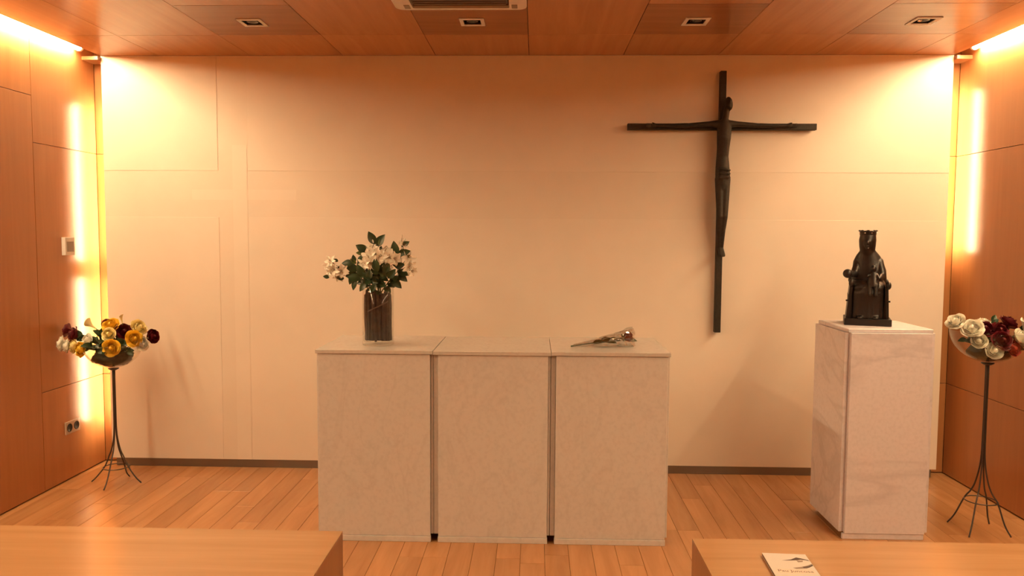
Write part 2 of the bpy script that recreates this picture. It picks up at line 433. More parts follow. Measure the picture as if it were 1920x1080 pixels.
# recessed square downlights (switched off)
dl_names = ['square recessed downlight in the ceiling, first from the flush door', 'square recessed downlight in the ceiling just in front of the air conditioner', 'square recessed downlight in the ceiling above the crucifix side of the altar', 'square recessed downlight with shiny lamp nearest the slot above the white roses']
for (cx, cy), lab in zip(downs, dl_names):
    root = tag(empty('downlight', (cx, cy, ZC)), lab, 'downlight', 'ceiling downlights')
    holed('frame', -0.066, 0.066, -0.072, 0.072, -0.004, -0.0003, 0, 0, 0.046, 'white_plastic', root)
    bm = bmesh.new()
    b = 0.0465
    v = [bm.verts.new((x, y, z)) for z in (-0.0003, 0.019) for (x, y) in ((-b, -b), (b, -b), (b, b), (-b, b))]
    for q in ((0, 1, 5, 4), (1, 2, 6, 5), (2, 3, 7, 6), (3, 0, 4, 7), (4, 5, 6, 7)): bm.faces.new([v[i] for i in q])
    obj('housing', bm, 'black', root)
    bm = bmesh.new(); lathe(bm, [(0.0, 0.012), (0.018, 0.009), (0.028, 0.001), (0.031, 0.001), (0.031, 0.0185), (0, 0.0185)], 20)
    obj('reflector', bm, 'lamp_glass', root, True)

# ceiling cassette air conditioner
def rrect(x0, x1, y0, y1, r, n=6):
    pts = []
    for cx, cy, a0 in ((x1 - r, y1 - r, 0), (x0 + r, y1 - r, 90), (x0 + r, y0 + r, 180), (x1 - r, y0 + r, 270)):
        for k in range(n + 1):
            a = R(a0 + 90 * k / n); pts.append((cx + r * math.cos(a), cy + r * math.sin(a)))
    return pts
def ringplate(bm, po, pi_, z0, z1):
    vo = [[bm.verts.new((x, y, z)) for x, y in po] for z in (z0, z1)]
    vi = [[bm.verts.new((x, y, z)) for x, y in pi_] for z in (z0, z1)]
    n = len(po)
    for k in range(n):
        k2 = (k + 1) % n
        for zi in (0, 1): bm.faces.new((vo[zi][k], vo[zi][k2], vi[zi][k2], vi[zi][k]))
        bm.faces.new((vo[0][k], vo[0][k2], vo[1][k2], vo[1][k])); bm.faces.new((vi[0][k], vi[0][k2], vi[1][k2], vi[1][k]))
ax, ay = (CASS[0] + CASS[1]) / 2, (CASS[2] + CASS[3]) / 2
hw, hd = (CASS[1] - CASS[0]) / 2, (CASS[3] - CASS[2]) / 2
ac = tag(empty('ceiling_air_conditioner', (ax, ay, ZC)), 'white square ceiling air conditioner with rounded corners at the top edge', 'air conditioner')
bm = bmesh.new(); ringplate(bm, rrect(-hw, hw, -hd, hd, 0.05), rrect(-hw + 0.085, hw - 0.085, -hd + 0.03, hd - 0.03, 0.012), -0.026, -0.0005)
obj('frame', bm, 'white_plastic', ac)
box('grille', -hw + 0.09, hw - 0.09, -hd + 0.075, hd - 0.085, -0.022, -0.001, 'vent', ac, 0.003)
for k in range(16):
    yy = -hd + 0.09 + k * (2 * hd - 0.19) / 15
    box('slat', -hw + 0.1, hw - 0.1, yy - 0.006, yy + 0.006, -0.0275, -0.0222, 'vent', ac)
bm = bmesh.new(); bx(bm, -hw + 0.09, hw - 0.09, -0.02, 0.02, -0.003, 0.003)
fl = obj('flap', bm, 'vent', ac); fl.location = (0, hd - 0.058, -0.016); fl.rotation_euler = (R(24), 0, 0)
for sx in (-1, 1):
    box('corner_cap', sx * (hw - 0.06) - 0.014, sx * (hw - 0.06) + 0.014, hd - 0.085, hd - 0.03, -0.0285, -0.0262, 'grey_plastic', ac)

# ------------------------------------------------------------------ altar: three marble-clad blocks side by side
AY0, AY1, AH = -1.198, -0.630, 0.979
def altar_block(x0, x1, f0, f1, label, dz=0.0):
    root = tag(empty('altar_block', ((x0 + x1) / 2, (AY0 + AY1) / 2, 0)), label, 'altar', 'marble altar blocks')
    cx, cy = root.location.x, root.location.y
    B = lambda n, a, b, c, d, e, f, mt='altar_marble', bv=0.0012: box(n, a - cx, b - cx, c - cy, d - cy, e, f, mt, root, bv)
    B('top_slab', x0 + 0.0008, x1 - 0.0008, AY0, AY1, AH - 0.019 + dz, AH + dz, 'altar_top', 0.0015)
    B('front_panel', f0, f1, AY0 + 0.008, AY0 + 0.028, 0.030, AH - 0.0205)
    B('back_panel', f0, f1, AY1 - 0.028, AY1 - 0.006, 0.030, AH - 0.0205)
    B('side_panel', x0 + 0.001, f0 - 0.0006, AY0 + 0.030, AY1 - 0.030, 0.034, AH - 0.0205)
    B('side_panel', f1 + 0.0006, x1 - 0.001, AY0 + 0.030, AY1 - 0.030, 0.034, AH - 0.0205)
    B('plinth', f0 - 0.002, f1 + 0.002, AY0 + 0.004, AY0 + 0.026, 0.0, 0.0285)
    B('plinth', x0 + 0.03, x1 - 0.03, AY1 - 0.03, AY1 - 0.01, 0.0, 0.0285)
    B('core', f0, f1, AY0 + 0.0285, AY1 - 0.0285, 0.036, AH - 0.021, 'veneer_back', 0)
    return root
altar_block(-1.101, -0.508, -1.088, -0.523, 'marble-clad altar block with the flower vase standing on it')
altar_block(-0.508, 0.082, -0.482, 0.068, 'middle marble-clad altar block with an empty top', -0.002)
altar_block(0.082, 0.675, 0.107, 0.660, 'marble-clad altar block with the wrapped rose lying on it')

# pedestal
px0, px1, py0, py1 = 1.583, 2.035, -1.060, -0.620
ped = tag(empty('pedestal', ((px0 + px1) / 2, (py0 + py1) / 2, 0)), 'tall white veined marble pedestal carrying the dark statue', 'pedestal')
cx, cy = ped.location.x, ped.location.y
B = lambda n, a, b, c, d, e, f, bv=0.0015, mt='pedestal_marble': box(n, a - cx, b - cx, c - cy, d - cy, e, f, mt, ped, bv)
B('front_panel', 1.606, 2.012, py0, py0 + 0.02, 0.030, 1.071)
B('side_panel', px0, px0 + 0.018, py0 + 0.022, py1, 0.032, 1.071)
B('side_panel', px1 - 0.018, px1, py0 + 0.022, py1, 0.032, 1.071)
B('back_panel', px0 + 0.02, px1 - 0.02, py1 - 0.02, py1, 0.032, 1.071)
B('core', px0 + 0.0185, px1 - 0.0185, py0 + 0.021, py1 - 0.021, 0.034, 1.0705, 0)
B('plinth', 1.596, 2.010, py0 + 0.004, py0 + 0.02, 0.0, 0.0285)
B('plinth', 1.61, 2.005, py1 - 0.04, py1 - 0.02, 0.0, 0.0285)
B('top_slab', 1.594, 2.022, py0 + 0.012, py1 - 0.012, 1.0715, 1.0915, 0.003)

# ------------------------------------------------------------------ seated statue on the pedestal (local units: metres, origin at base centre)
SX, SY, SZ = 1.783, -0.815, 1.0917
st = tag(empty('seated_statue', (SX, SY, SZ), R(-20)), 'dark carved statue of a seated crowned figure holding a ball, on the marble pedestal', 'statue')
box('base', -0.114, 0.114, -0.105, 0.105, 0.0, 0.036, 'ebony', st, 0.002)
bm = bmesh.new()     # throne: sloping back and side boards
def taper(bm, x0b, x1b, x0t, x1t, y0, y1, z0, z1):
    v = [bm.verts.new(c) for c in ((x0b, y0, z0), (x1b, y0, z0), (x1b, y1, z0), (x0b, y1, z0), (x0t, y0, z1), (x1t, y0, z1), (x1t, y1, z1), (x0t, y1, z1))]
    for q in ((3, 2, 1, 0), (4, 5, 6, 7), (0, 1, 5, 4), (1, 2, 6, 5), (2, 3, 7, 6), (3, 0, 4, 7)): bm.faces.new([v[i] for i in q])
taper(bm, -0.112, -0.094, -0.096, -0.080, -0.075, 0.085, 0.036, 0.215)
taper(bm, 0.094, 0.108, 0.082, 0.100, -0.075, 0.085, 0.036, 0.210)
taper(bm, -0.110, 0.106, -0.094, 0.096, 0.070, 0.088, 0.036, 0.235)
bx(bm, -0.104, 0.102, -0.06, 0.075, 0.036, 0.16)
bx(bm, -0.116, -0.094, -0.08, -0.066, 0.125, 0.133); bx(bm, 0.094, 0.112, -0.08, -0.066, 0.125, 0.133)
th = obj('throne', bm, 'ebony', st); th.scale = (0.94, 1, 1)
for sx, zz in ((-0.090, 0.222), (0.101, 0.212)):
    bm = bmesh.new(); ell(bm, (sx, -0.072, zz), (0.014, 0.014, 0.021), n=14, k=10); obj('knob', bm, 'ebony', th, True)
    bm = bmesh.new(); ell(bm, (sx, 0.078, zz + 0.01), (0.012, 0.012, 0.017), n=14, k=10); obj('knob', bm, 'ebony', th, True)
bm = bmesh.new()     # robed figure
for (za, zb, ra, rb, ya, yb, xa, xb) in (
        (0.036, 0.12, 0.070, 0.060, -0.020, -0.020, 0.0, 0.0),):
    pass
def sect(bm, secs, n=28):
    rings = [[bm.verts.new((cx + rx * math.cos(t), cy + ry * math.sin(t), z)) for t in [2 * math.pi * k / n for k in range(n)]] for (z, cx, cy, rx, ry) in secs]
    for a, b in zip(rings, rings[1:]):
        for k in range(n): bm.faces.new((a[k], a[(k + 1) % n], b[(k + 1) % n], b[k]))
    bm.faces.new(rings[0][::-1]); bm.faces.new(rings[-1])
sect(bm, [(0.034, 0, -0.015, 0.094, 0.078), (0.10, 0, -0.02, 0.091, 0.076), (0.17, 0, -0.025, 0.090, 0.076), (0.215, 0, -0.02, 0.088, 0.070), (0.238, 0, -0.01, 0.074, 0.055)])   # skirt over the knees
sect(bm, [(0.16, 0.002, 0.030, 0.070, 0.040), (0.24, 0.006, 0.026, 0.086, 0.050), (0.29, 0.004, 0.026, 0.084, 0.048), (0.335, -0.002, 0.026, 0.074, 0.042), (0.368, -0.004, 0.022, 0.058, 0.036), (0.392, -0.006, 0.018, 0.040, 0.032)])   # trunk, sloping shoulders
sect(bm, [(0.365, -0.006, 0.020, 0.042, 0.034), (0.395, -0.008, 0.014, 0.038, 0.034), (0.42, -0.009, 0.010, 0.041, 0.039), (0.45, -0.009, 0.008, 0.043, 0.042), (0.475, -0.008, 0.010, 0.040, 0.040), (0.49, -0.008, 0.012, 0.036, 0.036)])   # veiled head
ell(bm, (-0.010, -0.020, 0.435), (0.023, 0.018, 0.032))         # face
ell(bm, (-0.011, -0.040, 0.435), (0.0045, 0.006, 0.010))        # nose
ell(bm, (-0.010, -0.036, 0.417), (0.008, 0.004, 0.0028)); ell(bm, (-0.010, -0.033, 0.405), (0.008, 0.007, 0.006))
for sx in (-1, 1): ell(bm, (-0.010 + sx * 0.010, -0.0345, 0.442), (0.0052, 0.0035, 0.0032))
capsule(bm, (-0.050, 0.02, 0.335), 0.022, (-0.068, -0.01, 0.270), 0.020)   # viewer's left arm
capsule(bm, (-0.068, -0.01, 0.270), 0.019, (-0.086, -0.068, 0.264), 0.013)
capsule(bm, (0.050, 0.02, 0.335), 0.023, (0.066, -0.005, 0.262), 0.022)
capsule(bm, (0.066, -0.005, 0.262), 0.020, (0.048, -0.065, 0.250), 0.013)
for k in range(5):      # fingers round the ball
    a = R(-50 + 32 * k)
    capsule(bm, (-0.086, -0.070, 0.262), 0.006, (-0.100 + 0.019 * math.sin(a), -0.086, 0.268 + 0.016 * math.cos(a)), 0.0038, n=8)
for k in range(5):
    capsule(bm, (0.048, -0.065, 0.250), 0.006, (0.028 - (0.004 if k == 4 else 0), -0.078, 0.268 - 0.009 * k), 0.0038, n=8)
for k in range(9):      # drapery folds falling from the knees
    a = R(-160 + 17.5 * k)
    capsule(bm, (0.078 * math.cos(a), -0.022 + 0.070 * math.sin(a), 0.20), 0.006, (0.086 * math.cos(a) * 1.0, -0.016 + 0.074 * math.sin(a), 0.045), 0.0085, n=8)
for sx in (-1, 1):
    ell(bm, (sx * 0.040, -0.060, 0.197), (0.034, 0.032, 0.028)); ell(bm, (sx * 0.038, -0.088, 0.042), (0.018, 0.022, 0.010))
melt(obj('figure', bm, 'ebony', st), 0.0034, 3)
bm = bmesh.new()     # crown
lathe(bm, [(0.0385, 0.474), (0.041, 0.476), (0.0425, 0.498), (0.0405, 0.500), (0.038, 0.498), (0.036, 0.476)], 28, (-0.008, 0.012), True)
for k in range(8):
    a = k * math.pi / 4; ell(bm, (-0.008 + 0.0405 * math.cos(a), 0.012 + 0.0405 * math.sin(a), 0.4995), (0.007, 0.005, 0.0045), n=8, k=6)
cwn = obj('crown', bm, 'ebony', st)
for k in range(8):
    a = (k + .5) * math.pi / 4
    bm = bmesh.new(); ell(bm, (-0.008 + 0.043 * math.cos(a), 0.012 + 0.043 * math.sin(a), 0.487), (0.004, 0.004, 0.003), n=8, k=6)
    obj('stud', bm, 'lamp_mirror', cwn, True)
bm = bmesh.new(); ell(bm, (-0.104, -0.080, 0.272), (0.024, 0.024, 0.024), n=24, k=16); obj('ball', bm, 'ebony', st, True)
bm = bmesh.new()     # child seated on the lap
sect(bm, [(0.205, 0.020, -0.075, 0.034, 0.030), (0.24, 0.020, -0.072, 0.027, 0.024), (0.272, 0.020, -0.066, 0.022, 0.018), (0.284, 0.020, -0.066, 0.012, 0.012)], 18)
ell(bm, (0.020, -0.069, 0.300), (0.015, 0.016, 0.019)); ell(bm, (0.020, -0.085, 0.299), (0.003, 0.004, 0.005))
capsule(bm, (0.002, -0.07, 0.268), 0.008, (-0.008, -0.098, 0.262), 0.006); capsule(bm, (0.038, -0.07, 0.268), 0.008, (0.046, -0.095, 0.250), 0.006)
for sx in (-1, 1): capsule(bm, (0.020 + sx * 0.014, -0.09, 0.215), 0.011, (0.020 + sx * 0.014, -0.102, 0.165), 0.009)
melt(obj('child_figure', bm, 'ebony', st), 0.003, 3)

# ------------------------------------------------------------------ crucifix on the cream wall
KX, KZ = 1.170, 2.246
ck = tag(empty('crucifix', (KX, 0, KZ)), 'slender dark bronze crucifix with an elongated figure, hung on the cream wall', 'crucifix')
bm = bmesh.new(); bx(bm, -0.019, 0.019, -0.052, -0.012, 0.942 - KZ, 2.592 - KZ, 0.002)
up_ = obj('upright', bm, 'bronze', ck)
bm = bmesh.new(); bx(bm, -0.594, 0.588, -0.050, -0.014, -0.020, 0.020, 0.002)
obj('crossbar', bm, 'bronze', ck)
for z in (0.28, -1.2): box('wall_fixing', -0.012, 0.012, -0.0118, -0.0004, z - 0.02, z + 0.02, 'bronze', up_)
bm = bmesh.new()     # figure: head thrown back, arms along the bar, long tapering legs
Y0 = -0.085
ell(bm, (0.026, Y0 - 0.012, 0.135), (0.023, 0.028, 0.043), Matrix.Rotation(R(-9), 3, 'Y'))
ell(bm, (0.026, Y0 - 0.040, 0.145), (0.005, 0.007, 0.011))
ell(bm, (0.024, Y0 - 0.034, 0.118), (0.010, 0.008, 0.012))
for sx in (-1, 1): ell(bm, (0.026 + sx * 0.010, Y0 - 0.034, 0.153), (0.006, 0.004, 0.004))
capsule(bm, (0.018, Y0, 0.108), 0.019, (0.008, Y0 + 0.004, 0.03), 0.020)
def rx_sect(secs, n=22): sect(bm, secs, n)
rx_sect([(0.04, 0.004, Y0 + 0.004, 0.020, 0.020), (0.018, 0.003, Y0 + 0.002, 0.044, 0.026), (-0.02, 0.002, Y0 - 0.004, 0.045, 0.032), (-0.08, 0.000, Y0 - 0.008, 0.043, 0.034), (-0.14, -0.002, Y0 - 0.004, 0.039, 0.027), (-0.19, -0.004, Y0 + 0.000, 0.038, 0.025), (-0.25, -0.003, Y0 - 0.002, 0.043, 0.032), (-0.30, -0.001, Y0 - 0.004, 0.046, 0.036), (-0.36, 0.000, Y0 - 0.006, 0.044, 0.036), (-0.40, 0.000, Y0 - 0.008, 0.038, 0.03)])
for sx, off in ((-1, 0.0), (1, 0.004)):      # legs
    capsule(bm, (0.000 + sx * 0.019, Y0 - 0.004, -0.33), 0.030, (-0.004 + sx * 0.014, Y0 - 0.030, -0.565), 0.021)
    capsule(bm, (-0.004 + sx * 0.014, Y0 - 0.030, -0.565), 0.021, (-0.006 + sx * 0.010, Y0 - 0.012, -0.640), 0.021)
    capsule(bm, (-0.006 + sx * 0.010, Y0 - 0.012, -0.640), 0.020, (0.000 + sx * 0.007, Y0 + 0.008, -0.765), 0.011)
    capsule(bm, (0.000 + sx * 0.007, Y0 + 0.008, -0.765), 0.012, (0.004 + sx * 0.008, Y0 - 0.020, -0.806), 0.012)
    for k in range(5): ell(bm, (0.004 + sx * (0.001 + 0.004 * k), Y0 - 0.030 + 0.001 * k, -0.815 + 0.001 * k), (0.003, 0.005, 0.005), n=8, k=6)
for sx, hx in ((-1, -0.455), (1, 0.435)):    # arms and hands
    capsule(bm, (sx * 0.030, Y0 + 0.006, 0.012), 0.026, (sx * 0.085, Y0 + 0.010, 0.012), 0.018)
    capsule(bm, (sx * 0.085, Y0 + 0.010, 0.012), 0.018, (sx * 0.225, Y0 + 0.016, 0.004), 0.0145)
    capsule(bm, (sx * 0.225, Y0 + 0.016, 0.004), 0.016, (hx - sx * 0.05, Y0 + 0.020, 0.004), 0.010)
    ell(bm, (hx - sx * 0.025, Y0 + 0.022, 0.006), (0.026, 0.009, 0.014))
    for k, ln in enumerate((0.030, 0.036, 0.034, 0.027)):
        capsule(bm, (hx - sx * 0.006, Y0 + 0.022, 0.016 - 0.0075 * k), 0.0042, (hx - sx * 0.006 + sx * ln, Y0 + 0.014, 0.017 - 0.009 * k), 0.003, n=8)
    capsule(bm, (hx - sx * 0.03, Y0 + 0.018, 0.014), 0.005, (hx - sx * 0.010, Y0 + 0.008, 0.022), 0.0035, n=8)
for k in range(3):      # loincloth folds
    capsule(bm, (-0.044, Y0 - 0.01, -0.255 - 0.03 * k), 0.005, (0.042, Y0 - 0.016, -0.275 - 0.022 * k), 0.005, n=8)
    capsule(bm, (-0.03, Y0 - 0.038, -0.265 - 0.03 * k), 0.006, (0.03, Y0 - 0.04, -0.28 - 0.022 * k), 0.006, n=8)
melt(obj('figure', bm, 'bronze', ck), 0.0042, 2)

# ------------------------------------------------------------------ benches
def bench(x0, x1, y0, y1, label, rz=0.0):
    root = tag(empty('bench', ((x0 + x1) / 2, (y0 + y1) / 2, 0), rz), label, 'bench', 'low wooden benches')
    hx, hy = (x1 - x0) / 2, (y1 - y0) / 2
    box('seat', -hx, hx, -hy, hy, 0.4462, 0.45, 'bench_oak', root, 0.0006)
    box('seat_core', -hx + 0.0452, hx - 0.0452, -hy + 0.001, hy - 0.001, 0.405, 0.4461, 'bench_oak', root)
    for s in (-1, 1):
        box('end_panel', s * hx, s * (hx - 0.045), -hy, hy, 0.0, 0.4460, 'bench_end', root, 0.001)
    box('rail', -hx + 0.0455, hx - 0.0455, -0.02, 0.02, 0.30, 0.4045, 'bench_oak', root, 0.002)
bench(-2.62, -0.711, -2.66, -2.205, 'low pale oak bench with nothing on it, nearer the flush door')
bench(0.584, 2.49, -2.67, -2.212, 'low pale oak bench with a booklet lying on it', R(0.3))

# booklet on the bench
bk = tag(empty('booklet', (0.862, -2.468, 0.4505), R(-3)), 'small pale booklet with a printed cover lying on the oak bench', 'booklet')
box('cover', -0.073, 0.073, -0.105, 0.105, 0.0088, 0.0098, 'paper', bk)
box('pages', -0.0725, 0.071, -0.103, 0.103, 0.0009, 0.0087, 'paper_pages', bk)
box('back_cover', -0.073, 0.073, -0.105, 0.105, 0.0, 0.0008, 'paper', bk)
def print_shape(pts, z, material, name='cover_picture'):
    bm = bmesh.new(); bm.faces.new([bm.verts.new((x, y, z)) for x, y in pts])
    return obj(name, bm, material, bk)
print_shape([(-0.022, 0.046), (0.012, 0.058), (0.034, 0.076), (0.048, 0.070), (0.068, 0.058), (0.0725, 0.048), (0.060, 0.055), (0.044, 0.058), (0.030, 0.052), (0.010, 0.049)], 0.0099, 'ink')
print_shape([(0.028, 0.050), (0.050, 0.052), (0.046, 0.040), (0.030, 0.036)], 0.00995, 'ink_pale')
print_shape([(0.000, -0.010), (0.030, 0.000), (0.052, 0.012), (0.0725, 0.028), (0.0725, 0.014), (0.058, 0.000), (0.045, -0.012), (0.010, -0.018)], 0.0099, 'ink_pale')
print_shape([(0.034, 0.000), (0.056, 0.008), (0.072, 0.022), (0.072, 0.012), (0.055, -0.004), (0.036, -0.008)], 0.00995, 'ink')
print_shape([(-0.060, -0.052), (0.064, -0.052), (0.064, -0.020), (-0.060, -0.020)], 0.0099, 'paper_band', 'title_band')
cu = bpy.data.curves.new('title', 'FONT'); cu.body = 'Pau Juncosa'; cu.size = 0.024; cu.align_x = 'CENTER'; cu.align_y = 'CENTER'
to = bpy.data.objects.new('title_tmp', cu); C.objects.link(to)
dg = bpy.context.evaluated_depsgraph_get(); dg.update()
me = bpy.data.meshes.new_from_object(to.evaluated_get(dg)); bpy.data.objects.remove(to, do_unlink=True)
me.materials.clear()
t = link('title', me, 'ink', bk); t.location = (0.002, -0.036, 0.01000)

# ------------------------------------------------------------------ wall switch and socket on the side wall
sw = tag(empty('wall_thermostat', (XWL, -0.262, 1.472)), 'small white wall thermostat box with a grey face on the veneer wall', 'thermostat')
box('body', 0.0002, 0.026, -0.048, 0.048, -0.056, 0.056, 'white_plastic', sw, 0.002)
box('display', 0.0262, 0.0285, -0.034, 0.036, -0.034, 0.030, 'grey_plastic', sw, 0.001)
so = tag(empty('double_socket', (XWL, -0.266, 0.332)), 'double power socket with two round black holes on the veneer wall', 'socket')
holder = box('plate', 0.0002, 0.009, -0.075, 0.075, -0.040, 0.040, 'beige_plastic', so, 0.002)
for s in (-1, 1):
    bm = bmesh.new(); mtx = Matrix.Rotation(R(90), 4, 'Y')
    lathe(bm, [(0.0, 0.0092), (0.021, 0.0094), (0.023, 0.0115), (0.0265, 0.0115), (0.0265, 0.0085), (0, 0.0085)], 22)
    bmesh.ops.transform(bm, matrix=mtx, verts=bm.verts)
    h = obj('outlet', bm, 'black', so, True); h.location = (0, s * 0.036, 0)

# ------------------------------------------------------------------ flower building blocks (shared meshes)
def finish(bm, name, material, smooth=True):
    bmesh.ops.recalc_face_normals(bm, faces=bm.faces)
    me = bpy.data.meshes.new(name); bm.to_mesh(me); bm.free()
    for f in me.polygons: f.use_smooth = smooth
    me.materials.append(M[material]); return me
def sheet(bm, fn, nu=6, nv=5, thick=0.0):
    g = [[bm.verts.new(fn(-1 + 2 * i / nu, j / nv)) for i in range(nu + 1)] for j in range(nv + 1)]
    for j in range(nv):
        for i in range(nu): bm.faces.new((g[j][i], g[j][i + 1], g[j + 1][i + 1], g[j + 1][i]))
def rose_bm(openness=1.0, seed=0):
    rg = random.Random(seed); bm = bmesh.new()
    ell(bm, (0, 0, 0.018), (0.0125, 0.0125, 0.021), n=10, k=8)
    lay = [(3, 0.008, 0.038, 0), (3, 0.012, 0.039, 0), (4, 0.0165, 0.0385, 0), (4, 0.0205, 0.0375, .10), (5, 0.0245, 0.036, .30), (5, 0.0285, 0.033, .55), (6, 0.0315, 0.028, .85)]
    for li, (n, r, h, curl) in enumerate(lay):
        for k in range(n):
            th = 2 * math.pi * k / n + li * 0.7 + rg.uniform(-.15, .15)
            span = math.pi / n * 1.30; hh = h * rg.uniform(.90, 1.06); cu_ = curl * openness * rg.uniform(.75, 1.2); ru = rg.uniform(-.2, .2)
            def fn(u, v, th=th, span=span, hh=hh, r=r, cu_=cu_, ru=ru):
                lob = 1 - 0.16 * u * u + 0.05 * math.cos(4 * u + ru * 9)
                rr = r * (0.35 + 1.55 * v - 0.95 * v * v) + cu_ * 0.013 * v ** 2.5 * (1 - .35 * u * u)
                z = hh * (v ** 0.8) * lob - cu_ * 0.007 * v ** 3 + 0.0022 * v * v * math.sin(5 * u + ru * 20)
                a = th + u * span * (0.6 + 0.4 * v)
                return (rr * math.cos(a), rr * math.sin(a), z)
            sheet(bm, fn, 6, 5)
    return bm
def lily_bm(seed=0, cup=0.35):
    rg = random.Random(seed); bm = bmesh.new()
    for k in range(6):
        th = k * math.pi / 3 + rg.uniform(-.15, .15); wd = 0.0125 if k % 2 else 0.0100; L = 0.046 * rg.uniform(.88, 1.08); lift = cup + rg.uniform(-.1, .1)
        def fn(u, v, th=th, wd=wd, L=L, lift=lift):
            s = v * L; wv = wd * math.sin(math.pi * min(1, 0.10 + 0.86 * v)) ** 0.8
            z = lift * s * (1.5 - v) + 0.004 * u * u
            c, sn = math.cos(th), math.sin(th)
            return (s * c - u * wv * sn, s * sn + u * wv * c, z)
        sheet(bm, fn, 4, 6)
    return bm
def stamen_bm():
    bm = bmesh.new()
    for k in range(5):
        a = k * 1.257; tube(bm, [(0, 0, 0), (0.006 * math.cos(a), 0.006 * math.sin(a), 0.014), (0.010 * math.cos(a), 0.010 * math.sin(a), 0.022)], [0.0008, 0.0008, 0.0018], 5)
    return bm
def leaf_bm(L=0.066, W=0.019, bend=0.22):
    bm = bmesh.new()
    def fn(u, v):
        s = v * L; wv = W * math.sin(math.pi * v ** 0.85) ** 0.9 + 0.0004
        return (u * wv, s, -bend * L * v * v + 0.30 * abs(u) * wv)
    sheet(bm, fn, 4, 8); return bm
ME = {}
for c in ('white', 'red', 'yellow', 'cream', 'coral'):
    ME['rose_' + c] = [finish(rose_bm(o, i), 'rose_bloom', 'petal_' + c) for i, o in enumerate((1.15, 0.75))]
ME['lily'] = [finish(lily_bm(i, c), 'bloom', 'petal_white') for i, c in enumerate((0.25, 0.55, 0.9))]
ME['stamen'] = finish(stamen_bm(), 'stamen', 'stamen')
ME['leaf'] = [finish(leaf_bm(0.064, 0.019, .18), 'leaf', 'leaf'), finish(leaf_bm(0.054, 0.0175, .35), 'leaf', 'leaf')]
ME['leaf_pale'] = finish(leaf_bm(0.046, 0.012, .2), 'leaf', 'leaf_pale')
bm = bmesh.new(); ell(bm, (0, 0, 0.012), (0.006, 0.006, 0.014), n=8, k=8); ME['bud'] = finish(bm, 'bud', 'petal_white')
bm = bmesh.new(); lathe(bm, [(0.002, -0.014), (0.007, -0.009), (0.011, 0.0), (0.013, 0.006)], 10)
for k in range(5):
    a = k * 1.2566
    tube(bm, [(0.010 * math.cos(a), 0.010 * math.sin(a), -0.003), (0.017 * math.cos(a), 0.017 * math.sin(a), 0.000), (0.022 * math.cos(a), 0.022 * math.sin(a), -0.006)], [0.004, 0.003, 0.0006], 5)
ME['calyx'] = finish(bm, 'calyx', 'stem')

def aim(o, loc, direction, roll=0.0):
    """put +Z of the object along direction"""
    q = Vector(direction).normalized().to_track_quat('Z', 'Y')
    o.rotation_mode = 'QUATERNION'; o.rotation_quaternion = q @ Matrix.Rotation(roll, 3, 'Z').to_quaternion(); o.location = loc
def aim_leaf(o, loc, direction, face=(0, -1, 0.25), scale=1.0):
    """leaf runs along +Y of its mesh, upper side +Z turned towards face"""
    y = Vector(direction).normalized(); f = Vector(face)
    z = (f - y * f.dot(y)).normalized(); x = y.cross(z)
    mm = Matrix((x, y, z)).transposed()
    o.rotation_mode = 'QUATERNION'; o.rotation_quaternion = mm.to_quaternion(); o.location = loc; o.scale = (scale,) * 3
def bez(a, b, c, n=8):
    a, b, c = Vector(a), Vector(b), Vector(c)
    return [a * (1 - t) ** 2 + b * 2 * t * (1 - t) + c * t * t for t in [i / n for i in range(n + 1)]]

# ------------------------------------------------------------------ glass vase with bark on the altar
VX, VY, VZ = -0.822, -0.995, AH + 0.0004
va = tag(empty('glass_vase', (VX, VY, VZ)), 'clear cylindrical glass vase on the altar, filled with dark bark', 'vase')
bm = bmesh.new(); VR = 0.0815; VH = 0.306
lathe(bm, [(0, 0), (VR - 0.003, 0), (VR, 0.003), (VR, VH - 0.002), (VR - 0.002, VH), (VR - 0.004, VH - 0.002), (VR - 0.004, 0.022), (VR - 0.008, 0.018), (0, 0.018)], 48)
obj('vessel', bm, 'glass', va, True)
rg = random.Random(11)
bk_pts = []
for k in range(34):
    a = rg.uniform(0, 6.28); rr = rg.choice((0.061, 0.057, 0.050, 0.033, 0.015)); bk_pts.append((a, rr))
for k in range(20): bk_pts.append((k * 0.314, 0.0645))
bm = bmesh.new()
for k, (a, rr) in enumerate(bk_pts):
    h = rg.uniform(0.20, 0.262) if k < 34 else rg.uniform(0.215, 0.255); ww = rg.uniform(0.0085, 0.0105); z0 = 0.021 + rg.uniform(0, 0.01)
    tw = rg.uniform(-.2, .2)
    pts = []
    for i in range(5):
        t = i / 4; q = rr - rg.uniform(0, 0.004)
        pts.append((q * math.cos(a + tw * t), q * math.sin(a + tw * t), z0 + h * t))
    tube(bm, pts, [ww * rg.uniform(.75, 1.0) for _ in pts], 6)
pc = tag(obj('bark_filling', bm, 'bark'), 'dark strips of bark packed tightly inside the glass vase', 'bark', kind='stuff')
pc.location = (VX, VY, VZ)
bm = bmesh.new(); pts = [(0.0740 * math.cos(R(a)), 0.0740 * math.sin(R(a)), 0.178 + 0.055 * (a - 235) / 90) for a in range(235, 326, 10)]
tube(bm, pts, 0.0034, 6)
pc = tag(obj('twig', bm, 'twig'), 'slanting twig pressed against the glass near the top of the vase', 'twig'); pc.location = (VX, VY, VZ)

